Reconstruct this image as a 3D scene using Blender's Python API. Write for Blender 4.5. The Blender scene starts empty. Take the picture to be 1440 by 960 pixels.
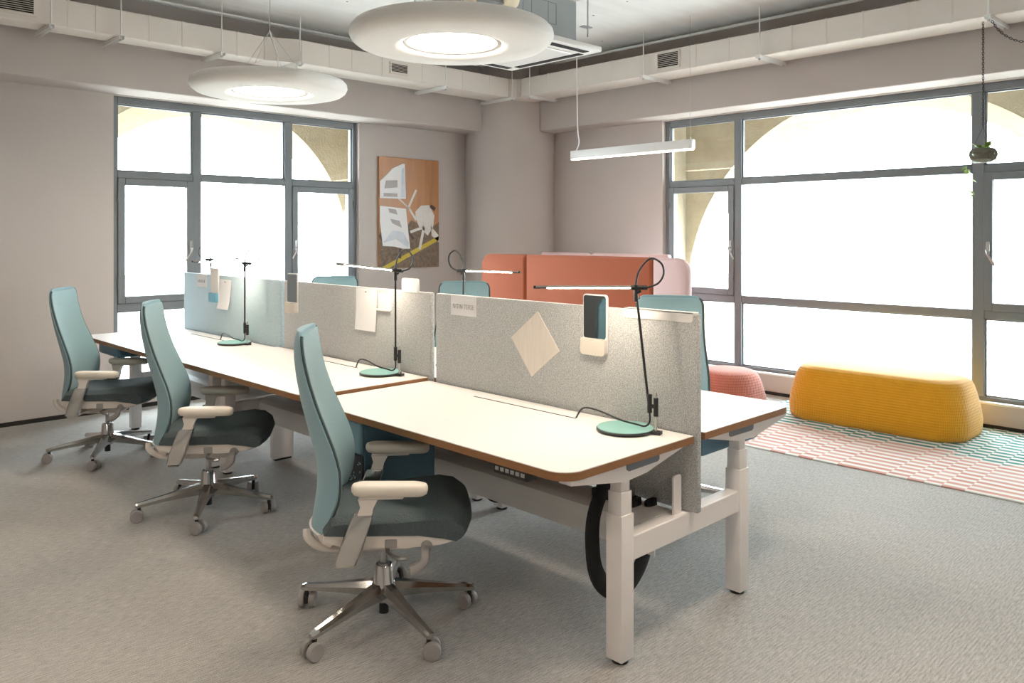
import bpy, bmesh, math, random
from mathutils import Vector, Matrix
random.seed(7)
S = bpy.context.scene
C = S.collection
PI = math.pi
R = math.radians

# ------------------------------------------------------------------ camera
cd = bpy.data.cameras.new('camera'); cam = bpy.data.objects.new('camera', cd); C.objects.link(cam)
cam.location = (0, 0, 1.55)
cam.rotation_euler = (R(90), 0, R(45.77 - 90))
cd.sensor_fit = 'HORIZONTAL'; cd.sensor_width = 36.0
cd.lens = 36.0 * 1130 / 1440
cd.shift_y = -150 / 1440
cd.clip_start = 0.05
S.camera = cam
# ------------------------------------------------------------------ sky, exposure
W = bpy.data.worlds.new('overcast_sky'); S.world = W; W.use_nodes = True
bg = W.node_tree.nodes['Background']
bg.inputs['Color'].default_value = (0.82, 0.925, 1.0, 1)
bg.inputs['Strength'].default_value = 18.5
S.view_settings.view_transform = 'Standard'; S.view_settings.look = 'None'
S.view_settings.exposure = 0.33; S.view_settings.gamma = 1.0
S.view_settings.use_curve_mapping = False
def portal(name, loc, rot, sx, sy):
    l = bpy.data.lights.new(name, 'AREA'); l.shape = 'RECTANGLE'; l.size = sx; l.size_y = sy
    l.cycles.is_portal = True
    o = bpy.data.objects.new(name, l); o.location = loc; o.rotation_euler = rot; C.objects.link(o)
portal('window_portal_left', (3.69, 7.9, 1.5), (R(-90), 0, 0), 2.6, 2.6)
portal('window_portal_right', (7.65, 2.3, 1.5), (R(90), 0, R(90)), 6.0, 2.6)
LAMP_W = 38.0      # radiance of the ring lamp diffusers
BAR_W = 150.0       # radiance of the desk lamp LED strips

# ------------------------------------------------------------------ materials
def mat(name, col, rough=0.6, metal=0.0, nscale=0, namt=0.0, bump=0.0, bscale=None, emit=None, spec=0.5, coat=0.0, sheen=0.0):
    m = bpy.data.materials.new(name); m.use_nodes = True
    nt = m.node_tree; b = nt.nodes['Principled BSDF']
    b.inputs['Roughness'].default_value = rough; b.inputs['Metallic'].default_value = metal
    b.inputs['Specular IOR Level'].default_value = spec
    b.inputs['Coat Weight'].default_value = coat
    b.inputs['Sheen Weight'].default_value = sheen
    c4 = (*col, 1)
    tc = nt.nodes.new('ShaderNodeTexCoord')
    n = nt.nodes.new('ShaderNodeTexNoise'); n.inputs['Scale'].default_value = nscale or 30
    n.inputs['Detail'].default_value = 4
    nt.links.new(tc.outputs['Object'], n.inputs['Vector'])
    mx = nt.nodes.new('ShaderNodeMixRGB'); mx.blend_type = 'MIX'
    a = namt
    mx.inputs['Color1'].default_value = (*[max(0, v * (1 - a)) for v in col], 1)
    mx.inputs['Color2'].default_value = (*[min(1, v * (1 + a)) for v in col], 1)
    nt.links.new(n.outputs['Fac'], mx.inputs['Fac'])
    nt.links.new(mx.outputs['Color'], b.inputs['Base Color'])
    if bump:
        n2 = nt.nodes.new('ShaderNodeTexNoise'); n2.inputs['Scale'].default_value = bscale or (nscale or 30)
        n2.inputs['Detail'].default_value = 3
        nt.links.new(tc.outputs['Object'], n2.inputs['Vector'])
        bp = nt.nodes.new('ShaderNodeBump'); bp.inputs['Strength'].default_value = bump
        bp.inputs['Distance'].default_value = 0.01
        nt.links.new(n2.outputs['Fac'], bp.inputs['Height'])
        nt.links.new(bp.outputs['Normal'], b.inputs['Normal'])
    if emit:
        b.inputs['Emission Color'].default_value = (*emit[0], 1); b.inputs['Emission Strength'].default_value = emit[1]
    return m

class N:   # small node graph helper
    def __init__(s, m): s.nt = m.node_tree; s.b = s.nt.nodes['Principled BSDF']
    def new(s, t, **kw):
        n = s.nt.nodes.new(t)
        for k, v in kw.items():
            if isinstance(v, (int, float, str, bool)) and hasattr(n, k): setattr(n, k, v)
        return n
    def link(s, a, b): s.nt.links.new(a, b)
    def math(s, op, a, b=None):
        n = s.nt.nodes.new('ShaderNodeMath'); n.operation = op
        for i, v in enumerate((a, b)):
            if v is None: continue
            if isinstance(v, (int, float)): n.inputs[i].default_value = v
            else: s.link(v, n.inputs[i])
        return n.outputs[0]
    def mix(s, f, c1, c2):
        n = s.nt.nodes.new('ShaderNodeMixRGB')
        for i, v in zip(('Fac', 'Color1', 'Color2'), (f, c1, c2)):
            if isinstance(v, tuple): n.inputs[i].default_value = (*v, 1)
            elif isinstance(v, (int, float)): n.inputs[i].default_value = v
            else: s.link(v, n.inputs[i])
        return n.outputs['Color']
    def bump(s, h, st, dist=0.01):
        n = s.nt.nodes.new('ShaderNodeBump'); n.inputs['Strength'].default_value = st; n.inputs['Distance'].default_value = dist
        s.link(h, n.inputs['Height']); s.link(n.outputs['Normal'], s.b.inputs['Normal'])

def carpet_mat():
    m = mat('ribbed_carpet', (.4, .4, .4), .95, spec=.1, sheen=.2); g = N(m)
    tc = g.new('ShaderNodeTexCoord'); sep = g.new('ShaderNodeSeparateXYZ'); g.link(tc.outputs['Object'], sep.inputs[0])
    mp = g.new('ShaderNodeMapping'); mp.inputs['Scale'].default_value = (24, 130, 1); g.link(tc.outputs['Object'], mp.inputs['Vector'])
    n1 = g.new('ShaderNodeTexNoise'); n1.inputs['Scale'].default_value = 1.0; n1.inputs['Detail'].default_value = 3; g.link(mp.outputs[0], n1.inputs['Vector'])
    n2 = g.new('ShaderNodeTexNoise'); n2.inputs['Scale'].default_value = 230; g.link(tc.outputs['Object'], n2.inputs['Vector'])
    n3 = g.new('ShaderNodeTexNoise'); n3.inputs['Scale'].default_value = 1.3; g.link(tc.outputs['Object'], n3.inputs['Vector'])
    rib = g.math('SINE', g.math('MULTIPLY', sep.outputs['Y'], 2 * PI / 0.013))
    h = g.math('ADD', g.math('MULTIPLY', rib, .06), g.math('ADD', n1.outputs['Fac'], n2.outputs['Fac']))
    fac = g.math('SUBTRACT', g.math('MULTIPLY', h, 1.3), .85)
    fac = g.math('ADD', fac, g.math('MULTIPLY', g.math('SUBTRACT', n3.outputs['Fac'], .5), .3))
    col = g.mix(fac, (.255, .242, .225), (.61, .585, .55))
    g.link(col, g.b.inputs['Base Color']); g.bump(h, .7, .008)
    return m

def ceiling_mat():
    m = mat('white_painted_concrete', (.80, .795, .78), .85, nscale=6, namt=.05, spec=.2); g = N(m)
    tc = g.new('ShaderNodeTexCoord')
    mp = g.new('ShaderNodeMapping'); mp.inputs['Scale'].default_value = (1.6, 9, 1); g.link(tc.outputs['Object'], mp.inputs['Vector'])
    n = g.new('ShaderNodeTexNoise'); n.inputs['Scale'].default_value = 1.0; n.inputs['Detail'].default_value = 6; g.link(mp.outputs[0], n.inputs['Vector'])
    v = g.new('ShaderNodeTexVoronoi'); v.inputs['Scale'].default_value = 4.5; g.link(tc.outputs['Object'], v.inputs['Vector'])
    pit = g.math('LESS_THAN', v.outputs['Distance'], .055)
    base = g.mix(n.outputs['Fac'], (.70, .695, .685), (.87, .865, .85))
    g.link(g.mix(pit, base, (.10, .095, .09)), g.b.inputs['Base Color'])
    g.bump(n.outputs['Fac'], .35, .03)
    return m

def rug_mat():
    # narrow woven bars, coral on the room half and sea green on the window half
    m = mat('woven_rug', (.8, .8, .8), .95, spec=.1); g = N(m)
    tc = g.new('ShaderNodeTexCoord'); sep = g.new('ShaderNodeSeparateXYZ'); g.link(tc.outputs['Object'], sep.inputs[0])
    n = g.new('ShaderNodeTexNoise'); n.inputs['Scale'].default_value = 2.4; g.link(tc.outputs['Object'], n.inputs['Vector'])
    x, y = sep.outputs['X'], sep.outputs['Y']
    cy = g.math('FLOOR', g.math('DIVIDE', g.math('ADD', y, g.math('MULTIPLY', g.math('SINE', g.math('MULTIPLY', y, 7.3)), .09)), .16))
    wn = g.new('ShaderNodeTexWhiteNoise'); wn.noise_dimensions = '1D'; g.link(cy, wn.inputs['W'])
    off = g.math('MULTIPLY', g.math('FLOORED_MODULO', cy, 2.0), .045)
    st = g.math('FRACT', g.math('DIVIDE', g.math('ADD', x, off), .09))
    bar = g.math('GREATER_THAN', st, .5)
    xx = g.math('ADD', x, g.math('MULTIPLY', g.math('SUBTRACT', n.outputs['Fac'], .5), .9))
    teal = g.math('GREATER_THAN', xx, -.12)
    wn2 = g.new('ShaderNodeTexWhiteNoise'); wn2.noise_dimensions = '2D'
    cb = g.new('ShaderNodeCombineXYZ'); g.link(cy, cb.inputs[0]); g.link(g.math('FLOOR', g.math('DIVIDE', g.math('ADD', x, off), .09)), cb.inputs[1])
    g.link(cb.outputs[0], wn2.inputs['Vector'])
    coral = g.mix(wn2.outputs['Value'], (.70, .44, .40), (.62, .31, .26)); grn = g.mix(wn2.outputs['Value'], (.16, .36, .33), (.08, .25, .23))
    col = g.mix(bar, (.80, .77, .73), g.mix(teal, coral, grn))
    g.link(col, g.b.inputs['Base Color'])
    n5 = g.new('ShaderNodeTexNoise'); n5.inputs['Scale'].default_value = 300; g.link(tc.outputs['Object'], n5.inputs['Vector'])
    g.bump(n5.outputs['Fac'], .5)
    return m

def quilt_mat(name, col):
    m = mat(name, col, .85, spec=.3, sheen=.35); g = N(m)
    tc = g.new('ShaderNodeTexCoord'); sep = g.new('ShaderNodeSeparateXYZ'); g.link(tc.outputs['Object'], sep.inputs[0])
    s_ = g.math('SUBTRACT', sep.outputs['X'], sep.outputs['Y'])
    k = 2 * PI / .040
    a = g.math('SINE', g.math('MULTIPLY', g.math('ADD', s_, sep.outputs['Z']), k))
    b = g.math('SINE', g.math('MULTIPLY', g.math('SUBTRACT', s_, sep.outputs['Z']), k))
    g.bump(g.math('MULTIPLY', a, b), .55, .005)
    return m

def felt_mat(name, c1, c2):
    m = mat(name, c1, .95, spec=.1, sheen=.2); g = N(m)
    tc = g.new('ShaderNodeTexCoord')
    n = g.new('ShaderNodeTexNoise'); n.inputs['Scale'].default_value = 220; n.inputs['Detail'].default_value = 4; g.link(tc.outputs['Object'], n.inputs['Vector'])
    r = g.new('ShaderNodeValToRGB'); r.color_ramp.elements[0].position = .38; r.color_ramp.elements[1].position = .62
    r.color_ramp.elements[0].color = (*c1, 1); r.color_ramp.elements[1].color = (*c2, 1)
    g.link(n.outputs['Fac'], r.inputs['Fac']); g.link(r.outputs['Color'], g.b.inputs['Base Color'])
    g.bump(n.outputs['Fac'], .3, .004)
    return m

def wood_mat(name, c1, c2, scale=(4, 60, 4), rough=.5):
    m = mat(name, c1, rough); g = N(m)
    tc = g.new('ShaderNodeTexCoord'); mp = g.new('ShaderNodeMapping'); mp.inputs['Scale'].default_value = scale; g.link(tc.outputs['Object'], mp.inputs['Vector'])
    n = g.new('ShaderNodeTexNoise'); n.inputs['Scale'].default_value = 1.0; n.inputs['Detail'].default_value = 5; g.link(mp.outputs[0], n.inputs['Vector'])
    g.link(g.mix(n.outputs['Fac'], c1, c2), g.b.inputs['Base Color'])
    return m

def glass_mat():
    m = bpy.data.materials.new('window_glass'); m.use_nodes = True; nt = m.node_tree
    nt.nodes.remove(nt.nodes['Principled BSDF'])
    t = nt.nodes.new('ShaderNodeBsdfTransparent'); gl = nt.nodes.new('ShaderNodeBsdfGlossy'); gl.inputs['Roughness'].default_value = .02
    t.inputs['Color'].default_value = (.97, .99, .98, 1)
    mx = nt.nodes.new('ShaderNodeMixShader'); mx.inputs[0].default_value = .04
    nt.links.new(t.outputs[0], mx.inputs[1]); nt.links.new(gl.outputs[0], mx.inputs[2])
    nt.links.new(mx.outputs[0], nt.nodes['Material Output'].inputs['Surface'])
    return m

M = dict(
    wall=mat('taupe_wall_paint', (.56, .505, .475), .8, nscale=3, namt=.03, bump=.08, bscale=60, spec=.2),
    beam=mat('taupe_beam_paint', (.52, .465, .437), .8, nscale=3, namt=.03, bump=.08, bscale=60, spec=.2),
    whitewall=mat('white_wall_paint', (.78, .76, .73), .8, nscale=3, namt=.03, bump=.05, bscale=60, spec=.2),
    carpet=carpet_mat(), ceil=ceiling_mat(), rug=rug_mat(), glass=glass_mat(),
    frame=mat('grey_aluminium_frame', (.185, .20, .215), .5, .1, nscale=20, namt=.04),
    chrome=mat('brushed_metal', (.42, .42, .42), .3, 1.0),
    alu=mat('polished_aluminium', (.58, .57, .56), .14, 1.0, nscale=8, namt=.03),
    stucco=mat('roughcast_stone', (.42, .355, .255), .95, nscale=7, namt=.16, bump=.9, bscale=45, spec=.1),
    black=mat('black_plastic', (.012, .012, .013), .45),
    sleeve=mat('black_cable_sleeve', (.008, .008, .009), .8, bump=.5, bscale=300),
    duct=mat('insulated_duct_skin', (.72, .655, .60), .6, nscale=5, namt=.03, bump=.12, bscale=14),
    white=mat('white_metal', (.80, .78, .76), .4, nscale=12, namt=.02),
    legw=mat('powder_coated_white', (.82, .775, .76), .45, nscale=12, namt=.02),
    plastic=mat('warm_white_plastic', (.74, .68, .63), .45, nscale=12, namt=.02),
    padw=mat('cream_arm_pad', (.72, .66, .58), .5, nscale=12, namt=.02),
    paddark=mat('grey_arm_pad', (.10, .10, .105), .6),
    laminate=mat('white_laminate', (.77, .75, .73), .38, nscale=9, namt=.01),
    edge=wood_mat('brown_ply_edge', (.22, .095, .035), (.34, .16, .065), (10, 10, 200)),
    felt=felt_mat('grey_felt', (.33, .335, .335), (.58, .585, .58)),
    feltblue=felt_mat('pale_blue_felt', (.36, .49, .56), (.60, .72, .77)),
    backfab=mat('teal_back_fabric', (.235, .385, .445), .85, nscale=250, namt=.12, bump=.3, bscale=350, spec=.2, sheen=.3),
    backin=mat('teal_lit_front_fabric', (.275, .425, .47), .85, nscale=250, namt=.12, bump=.3, bscale=350, spec=.2, sheen=.3),  # back fabric's teal lightened, light on the front mixed into the colour
    seam=mat('dark_seam', (.06, .085, .09), .9),
    seatfab=mat('charcoal_teal_seat_mesh', (.085, .110, .118), .8, nscale=160, namt=.35, bump=.5, bscale=160, spec=.3),
    caster=mat('grey_caster', (.33, .31, .30), .5),
    lampfelt=mat('white_lamp_felt', (.88, .86, .84), .9, nscale=200, namt=.04, bump=.25, bscale=160, spec=.1),
    diff=mat('lamp_diffuser', (.9, .9, .9), .5, emit=((1.0, .86, .70), LAMP_W)),
    led=mat('led_strip', (.9, .9, .9), .5, emit=((1.0, .86, .68), BAR_W)),
    led2=mat('linear_lamp_diffuser', (.9, .9, .9), .5, emit=((1.0, .88, .72), 9.0)),
    teal=mat('teal_lamp_base', (.22, .43, .40), .6, nscale=60, namt=.06),
    rod=mat('steel_rod', (.55, .53, .50), .35, .9),
    coral=mat('coral_upholstery', (.40, .115, .06), .9, nscale=200, namt=.08, bump=.3, bscale=280, spec=.15, sheen=.2),
    pink=mat('pale_pink_glare_upholstery', (.74, .54, .54), .9, nscale=200, namt=.05, bump=.3, bscale=280, spec=.15, sheen=.2),
    yellow=quilt_mat('yellow_quilted_fabric', (.70, .335, .010)),
    coralq=quilt_mat('coral_quilted_fabric', (.50, .155, .10)),
    blue=mat('blue_steel', (.10, .21, .30), .5, nscale=300, namt=.25),
    bluel=mat('light_blue_steel', (.16, .30, .37), .45),
    navy=mat('navy_perforated', (.012, .02, .028), .6),
    paper=mat('white_paper', (.86, .85, .86), .8, nscale=30, namt=.02),
    ink=mat('grey_ink', (.12, .115, .12), .9),
    bamboo=wood_mat('pale_bamboo_print', (.86, .80, .73), (.70, .62, .54), (2, 90, 6), .7),
    mirror=mat('dark_mirror', (.42, .50, .54), .04, 1.0),
    greyplate=mat('grey_steel_plate', (.17, .19, .22), .5),
    acgrey=mat('galvanised_steel', (.42, .45, .47), .5, .5, nscale=9, namt=.06),
    insul=mat('cream_pipe_insulation', (.80, .70, .54), .8, nscale=18, namt=.05, bump=.3, bscale=25),
    dark=mat('opening_shade', (.015, .014, .013), .9),  # painted shade for flat plates standing in for slots and vent openings
    ply=wood_mat('orange_plywood_print', (.34, .12, .035), (.58, .28, .11), (16, 16, 1.3), .35),
    debris=mat('brown_debris_print', (.20, .14, .095), .6, nscale=26, namt=.75),
    yellowp=mat('yellow_strap_print', (.60, .46, .06), .6, nscale=60, namt=.3),
    whitep=mat('white_print', (.74, .70, .66), .5, nscale=20, namt=.08),
    bluep=mat('pale_blue_print', (.62, .66, .72), .5, nscale=14, namt=.2),
    greyp=mat('grey_print', (.42, .38, .38), .5, nscale=14, namt=.15),
    darkp=mat('dark_brown_print', (.08, .04, .025), .5),
    leaf=mat('green_leaf', (.30, .45, .09), .5, nscale=40, namt=.3),
    soil=mat('potting_soil', (.13, .11, .075), .95, nscale=60, namt=.5, bump=.6),
    chain=mat('dark_chain', (.05, .045, .04), .5, .6),
    bluetab=mat('blue_plastic', (.16, .42, .58), .4),
    base=mat('black_skirting', (.02, .018, .016), .6),
    slab=mat('loggia_concrete', (.50, .48, .45), .9, nscale=10, namt=.1),
)

# ------------------------------------------------------------------ mesh helpers
def link(name, bm, m, parent=None, smooth=True, loc=None):
    bmesh.ops.recalc_face_normals(bm, faces=bm.faces[:])
    me = bpy.data.meshes.new(name); bm.to_mesh(me); bm.free()
    if smooth:
        for p in me.polygons: p.use_smooth = True
        try: me.set_sharp_from_angle(angle=R(38))
        except Exception: pass
    me.materials.append(M[m] if isinstance(m, str) else m)
    o = bpy.data.objects.new(name, me); C.objects.link(o)
    if parent: o.parent = parent
    if loc: o.location = loc
    return o
def tag(o, label=None, cat=None, group=None, kind=None):
    if label: o['label'] = label
    if cat: o['category'] = cat
    if group: o['group'] = group
    if kind: o['kind'] = kind
    return o
def thing(name, label, cat, loc=(0, 0, 0), rz=0, group=None, kind=None):
    o = bpy.data.objects.new(name, None); o.empty_display_size = .1; C.objects.link(o)
    o.location = loc; o.rotation_euler = (0, 0, rz)
    return tag(o, label, cat, group, kind)
def copy_tree(o, parent=None):
    c = o.copy(); C.objects.link(c); c.parent = parent
    for ch in [k for k in o.children]: copy_tree(ch, c)
    return c
def BM(): return bmesh.new()
def box(bm, x0, x1, y0, y1, z0, z1, bev=0, seg=2):
    vs = [bm.verts.new((x, y, z)) for x in (x0, x1) for y in (y0, y1) for z in (z0, z1)]
    fs = [bm.faces.new([vs[i] for i in f]) for f in ((0, 1, 3, 2), (4, 6, 7, 5), (0, 4, 5, 1), (2, 3, 7, 6), (0, 2, 6, 4), (1, 5, 7, 3))]
    if bev:
        es = {e for f in fs for e in f.edges}
        bmesh.ops.bevel(bm, geom=list(es), offset=bev, segments=seg, profile=.5, affect='EDGES')
    return bm
def Box(name, m, parent, x0, x1, y0, y1, z0, z1, bev=0, seg=2):
    return link(name, box(BM(), min(x0, x1), max(x0, x1), min(y0, y1), max(y0, y1), min(z0, z1), max(z0, z1), bev, seg), m, parent, smooth=bev > 0)
def prism(bm, pts, a0, a1, axis='z'):
    """extrude a 2D outline; axis z: (x,y), axis y: (x,z), axis x: (y,z)"""
    def P(p, a): return {'z': (p[0], p[1], a), 'y': (p[0], a, p[1]), 'x': (a, p[0], p[1])}[axis]
    A = [bm.verts.new(P(p, a0)) for p in pts]; B = [bm.verts.new(P(p, a1)) for p in pts]
    n = len(pts)
    bm.faces.new(A); bm.faces.new(B[::-1])
    for i in range(n): bm.faces.new((A[i], B[i], B[(i + 1) % n], A[(i + 1) % n]))
    return bm
def rrect(x0, x1, y0, y1, r, n=6):
    rs = r if isinstance(r, (tuple, list)) else (r,) * 4       # corners: (x0y0),(x1y0),(x1y1),(x0y1)
    out = []
    for (cx, cy, a, q) in ((x0, y0, 180, rs[0]), (x1, y0, 270, rs[1]), (x1, y1, 0, rs[2]), (x0, y1, 90, rs[3])):
        if q <= 0: out.append((cx, cy)); continue
        ox = cx + (q if cx == x0 else -q); oy = cy + (q if cy == y0 else -q)
        for i in range(n + 1):
            t = R(a + 90 * i / n); out.append((ox + q * math.cos(t), oy + q * math.sin(t)))
    return out
def frame_axes(d):
    d = Vector(d).normalized(); up = Vector((0, 0, 1)) if abs(d.z) < .95 else Vector((1, 0, 0))
    u = d.cross(up).normalized(); v = u.cross(d).normalized(); return u, v
def cyl(bm, p, q, r0, r1=None, n=14, cap=True):
    r1 = r0 if r1 is None else r1
    p, q = Vector(p), Vector(q); u, v = frame_axes(q - p)
    A = [bm.verts.new(p + r0 * (math.cos(2 * PI * i / n) * u + math.sin(2 * PI * i / n) * v)) for i in range(n)]
    B = [bm.verts.new(q + r1 * (math.cos(2 * PI * i / n) * u + math.sin(2 * PI * i / n) * v)) for i in range(n)]
    for i in range(n): bm.faces.new((A[i], A[(i + 1) % n], B[(i + 1) % n], B[i]))
    if cap: bm.faces.new(A[::-1]); bm.faces.new(B)
    return bm
def Cyl(name, m, parent, p, q, r0, r1=None, n=14): return link(name, cyl(BM(), p, q, r0, r1, n), m, parent)
def smooth_path(pts, k=6):
    P = [Vector(p) for p in pts]; out = []
    for i in range(len(P) - 1):
        p0 = P[max(0, i - 1)]; p1 = P[i]; p2 = P[i + 1]; p3 = P[min(len(P) - 1, i + 2)]
        for j in range(k):
            t = j / k
            out.append(.5 * ((2 * p1) + (p2 - p0) * t + (2 * p0 - 5 * p1 + 4 * p2 - p3) * t * t + (3 * p1 - p0 - 3 * p2 + p3) * t ** 3))
    out.append(P[-1]); return out
def tube(bm, pts, r, n=8, k=6, flat=1.0, nrm=None):
    path = smooth_path(pts, k) if k else [Vector(p) for p in pts]
    rings = []; u = None
    for i, p in enumerate(path):
        d = (path[min(i + 1, len(path) - 1)] - path[max(i - 1, 0)]).normalized()
        if u is None: u = frame_axes(d)[0] if nrm is None else Vector(nrm)
        u = (u - d * u.dot(d)); u = u.normalized() if u.length > 1e-6 else frame_axes(d)[0]
        v = d.cross(u)
        rr = r(i / (len(path) - 1)) if callable(r) else r
        rings.append([bm.verts.new(p + rr * (math.cos(2 * PI * j / n) * u * flat + math.sin(2 * PI * j / n) * v)) for j in range(n)])
    for a, b in zip(rings, rings[1:]):
        for j in range(n): bm.faces.new((a[j], a[(j + 1) % n], b[(j + 1) % n], b[j]))
    bm.faces.new(rings[0][::-1]); bm.faces.new(rings[-1]); return bm
def Tube(name, m, parent, pts, r, n=8, k=6, flat=1.0, nrm=None): return link(name, tube(BM(), pts, r, n, k, flat, nrm), m, parent)
def lathe(bm, prof, n=48, c=(0, 0)):
    rings = []
    for (r, z) in prof:
        if r < 1e-5: rings.append([bm.verts.new((c[0], c[1], z))])
        else: rings.append([bm.verts.new((c[0] + r * math.cos(2 * PI * i / n), c[1] + r * math.sin(2 * PI * i / n), z)) for i in range(n)])
    for a, b in zip(rings, rings[1:]):
        for i in range(n):
            if len(a) == 1 and len(b) == 1: continue
            if len(a) == 1: bm.faces.new((a[0], b[(i + 1) % n], b[i]))
            elif len(b) == 1: bm.faces.new((a[i], a[(i + 1) % n], b[0]))
            else: bm.faces.new((a[i], a[(i + 1) % n], b[(i + 1) % n], b[i]))
    return bm
def loft(bm, secs, cap=True):
    rings = [[bm.verts.new(p) for p in s] for s in secs]; n = len(rings[0])
    for a, b in zip(rings, rings[1:]):
        for i in range(n): bm.faces.new((a[i], a[(i + 1) % n], b[(i + 1) % n], b[i]))
    if cap: bm.faces.new(rings[0][::-1]); bm.faces.new(rings[-1])
    return bm
def interp(tab, t):
    if t <= tab[0][0]: return tab[0][1]
    for (a, va), (b, vb) in zip(tab, tab[1:]):
        if t <= b:
            q = (t - a) / (b - a); return va + (vb - va) * q
    return tab[-1][1]

# ------------------------------------------------------------------ the room shell
LY, RX, CZ = 7.50, 7.24, 3.55          # left wall plane (y), right wall plane (x), ceiling height
XB, YB = -3.2, -3.0                    # walls behind the camera
def struct(o): o['kind'] = 'structure'; return o
struct(Box('floor', 'carpet', None, XB, RX + .3, YB, LY + .3, -.1, 0))
struct(Box('ceiling', 'ceil', None, XB, RX + .3, YB, LY + .3, CZ, CZ + .2))
WX0, WX1, WZ0, WZ1 = 2.416, 4.957, .20, 2.78      # left window opening
bm = BM()
box(bm, XB, WX0, LY, LY + .22, 0, CZ); box(bm, WX1, RX + .22, LY, LY + .22, 0, CZ)
box(bm, WX0, WX1, LY, LY + .22, 0, WZ0); box(bm, WX0, WX1, LY, LY + .22, WZ1, CZ)
struct(link('wall_left', bm, 'wall', smooth=False))
VY0, VY1 = -.95, 5.10                              # right window opening
bm = BM()
box(bm, RX, RX + .22, VY1, LY, 0, CZ); box(bm, RX, RX + .22, YB, VY0, 0, CZ)
box(bm, RX, RX + .22, VY0, VY1, 0, WZ0); box(bm, RX, RX + .22, VY0, VY1, WZ1, CZ)
struct(link('wall_right', bm, 'wall', smooth=False))
struct(Box('wall_back', 'wall', None, XB - .2, XB, YB, LY + .2, 0, CZ))
struct(Box('wall_front', 'wall', None, XB - .2, RX + .22, YB - .2, YB, 0, CZ))
# downstand beams over both window walls
struct(Box('trim_1', 'beam', None, XB, RX, 7.12, LY, 2.785, CZ, .008, 1))
struct(Box('trim_2', 'beam', None, 6.92, RX, YB, 7.12, 2.785, CZ, .008, 1))
struct(link('column', cyl(BM(), (6.98, 7.2, 0), (6.98, 7.2, CZ), .57, n=64), 'wall'))
struct(Box('baseboard_left', 'base', None, XB, 6.45, LY - .012, LY, 0, .035))
struct(Box('baseboard_right', 'base', None, RX - .012, RX, VY0 - 1.5, 6.68, 0, .03))
struct(Box('trim_3', 'white', None, RX - .015, RX + .05, VY0, VY1, WZ0 - .012, WZ0 + .006, .003, 1))
struct(Box('trim_4', 'white', None, WX0, WX1, LY - .015, LY + .05, WZ0 - .012, WZ0 + .006, .003, 1))

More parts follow.
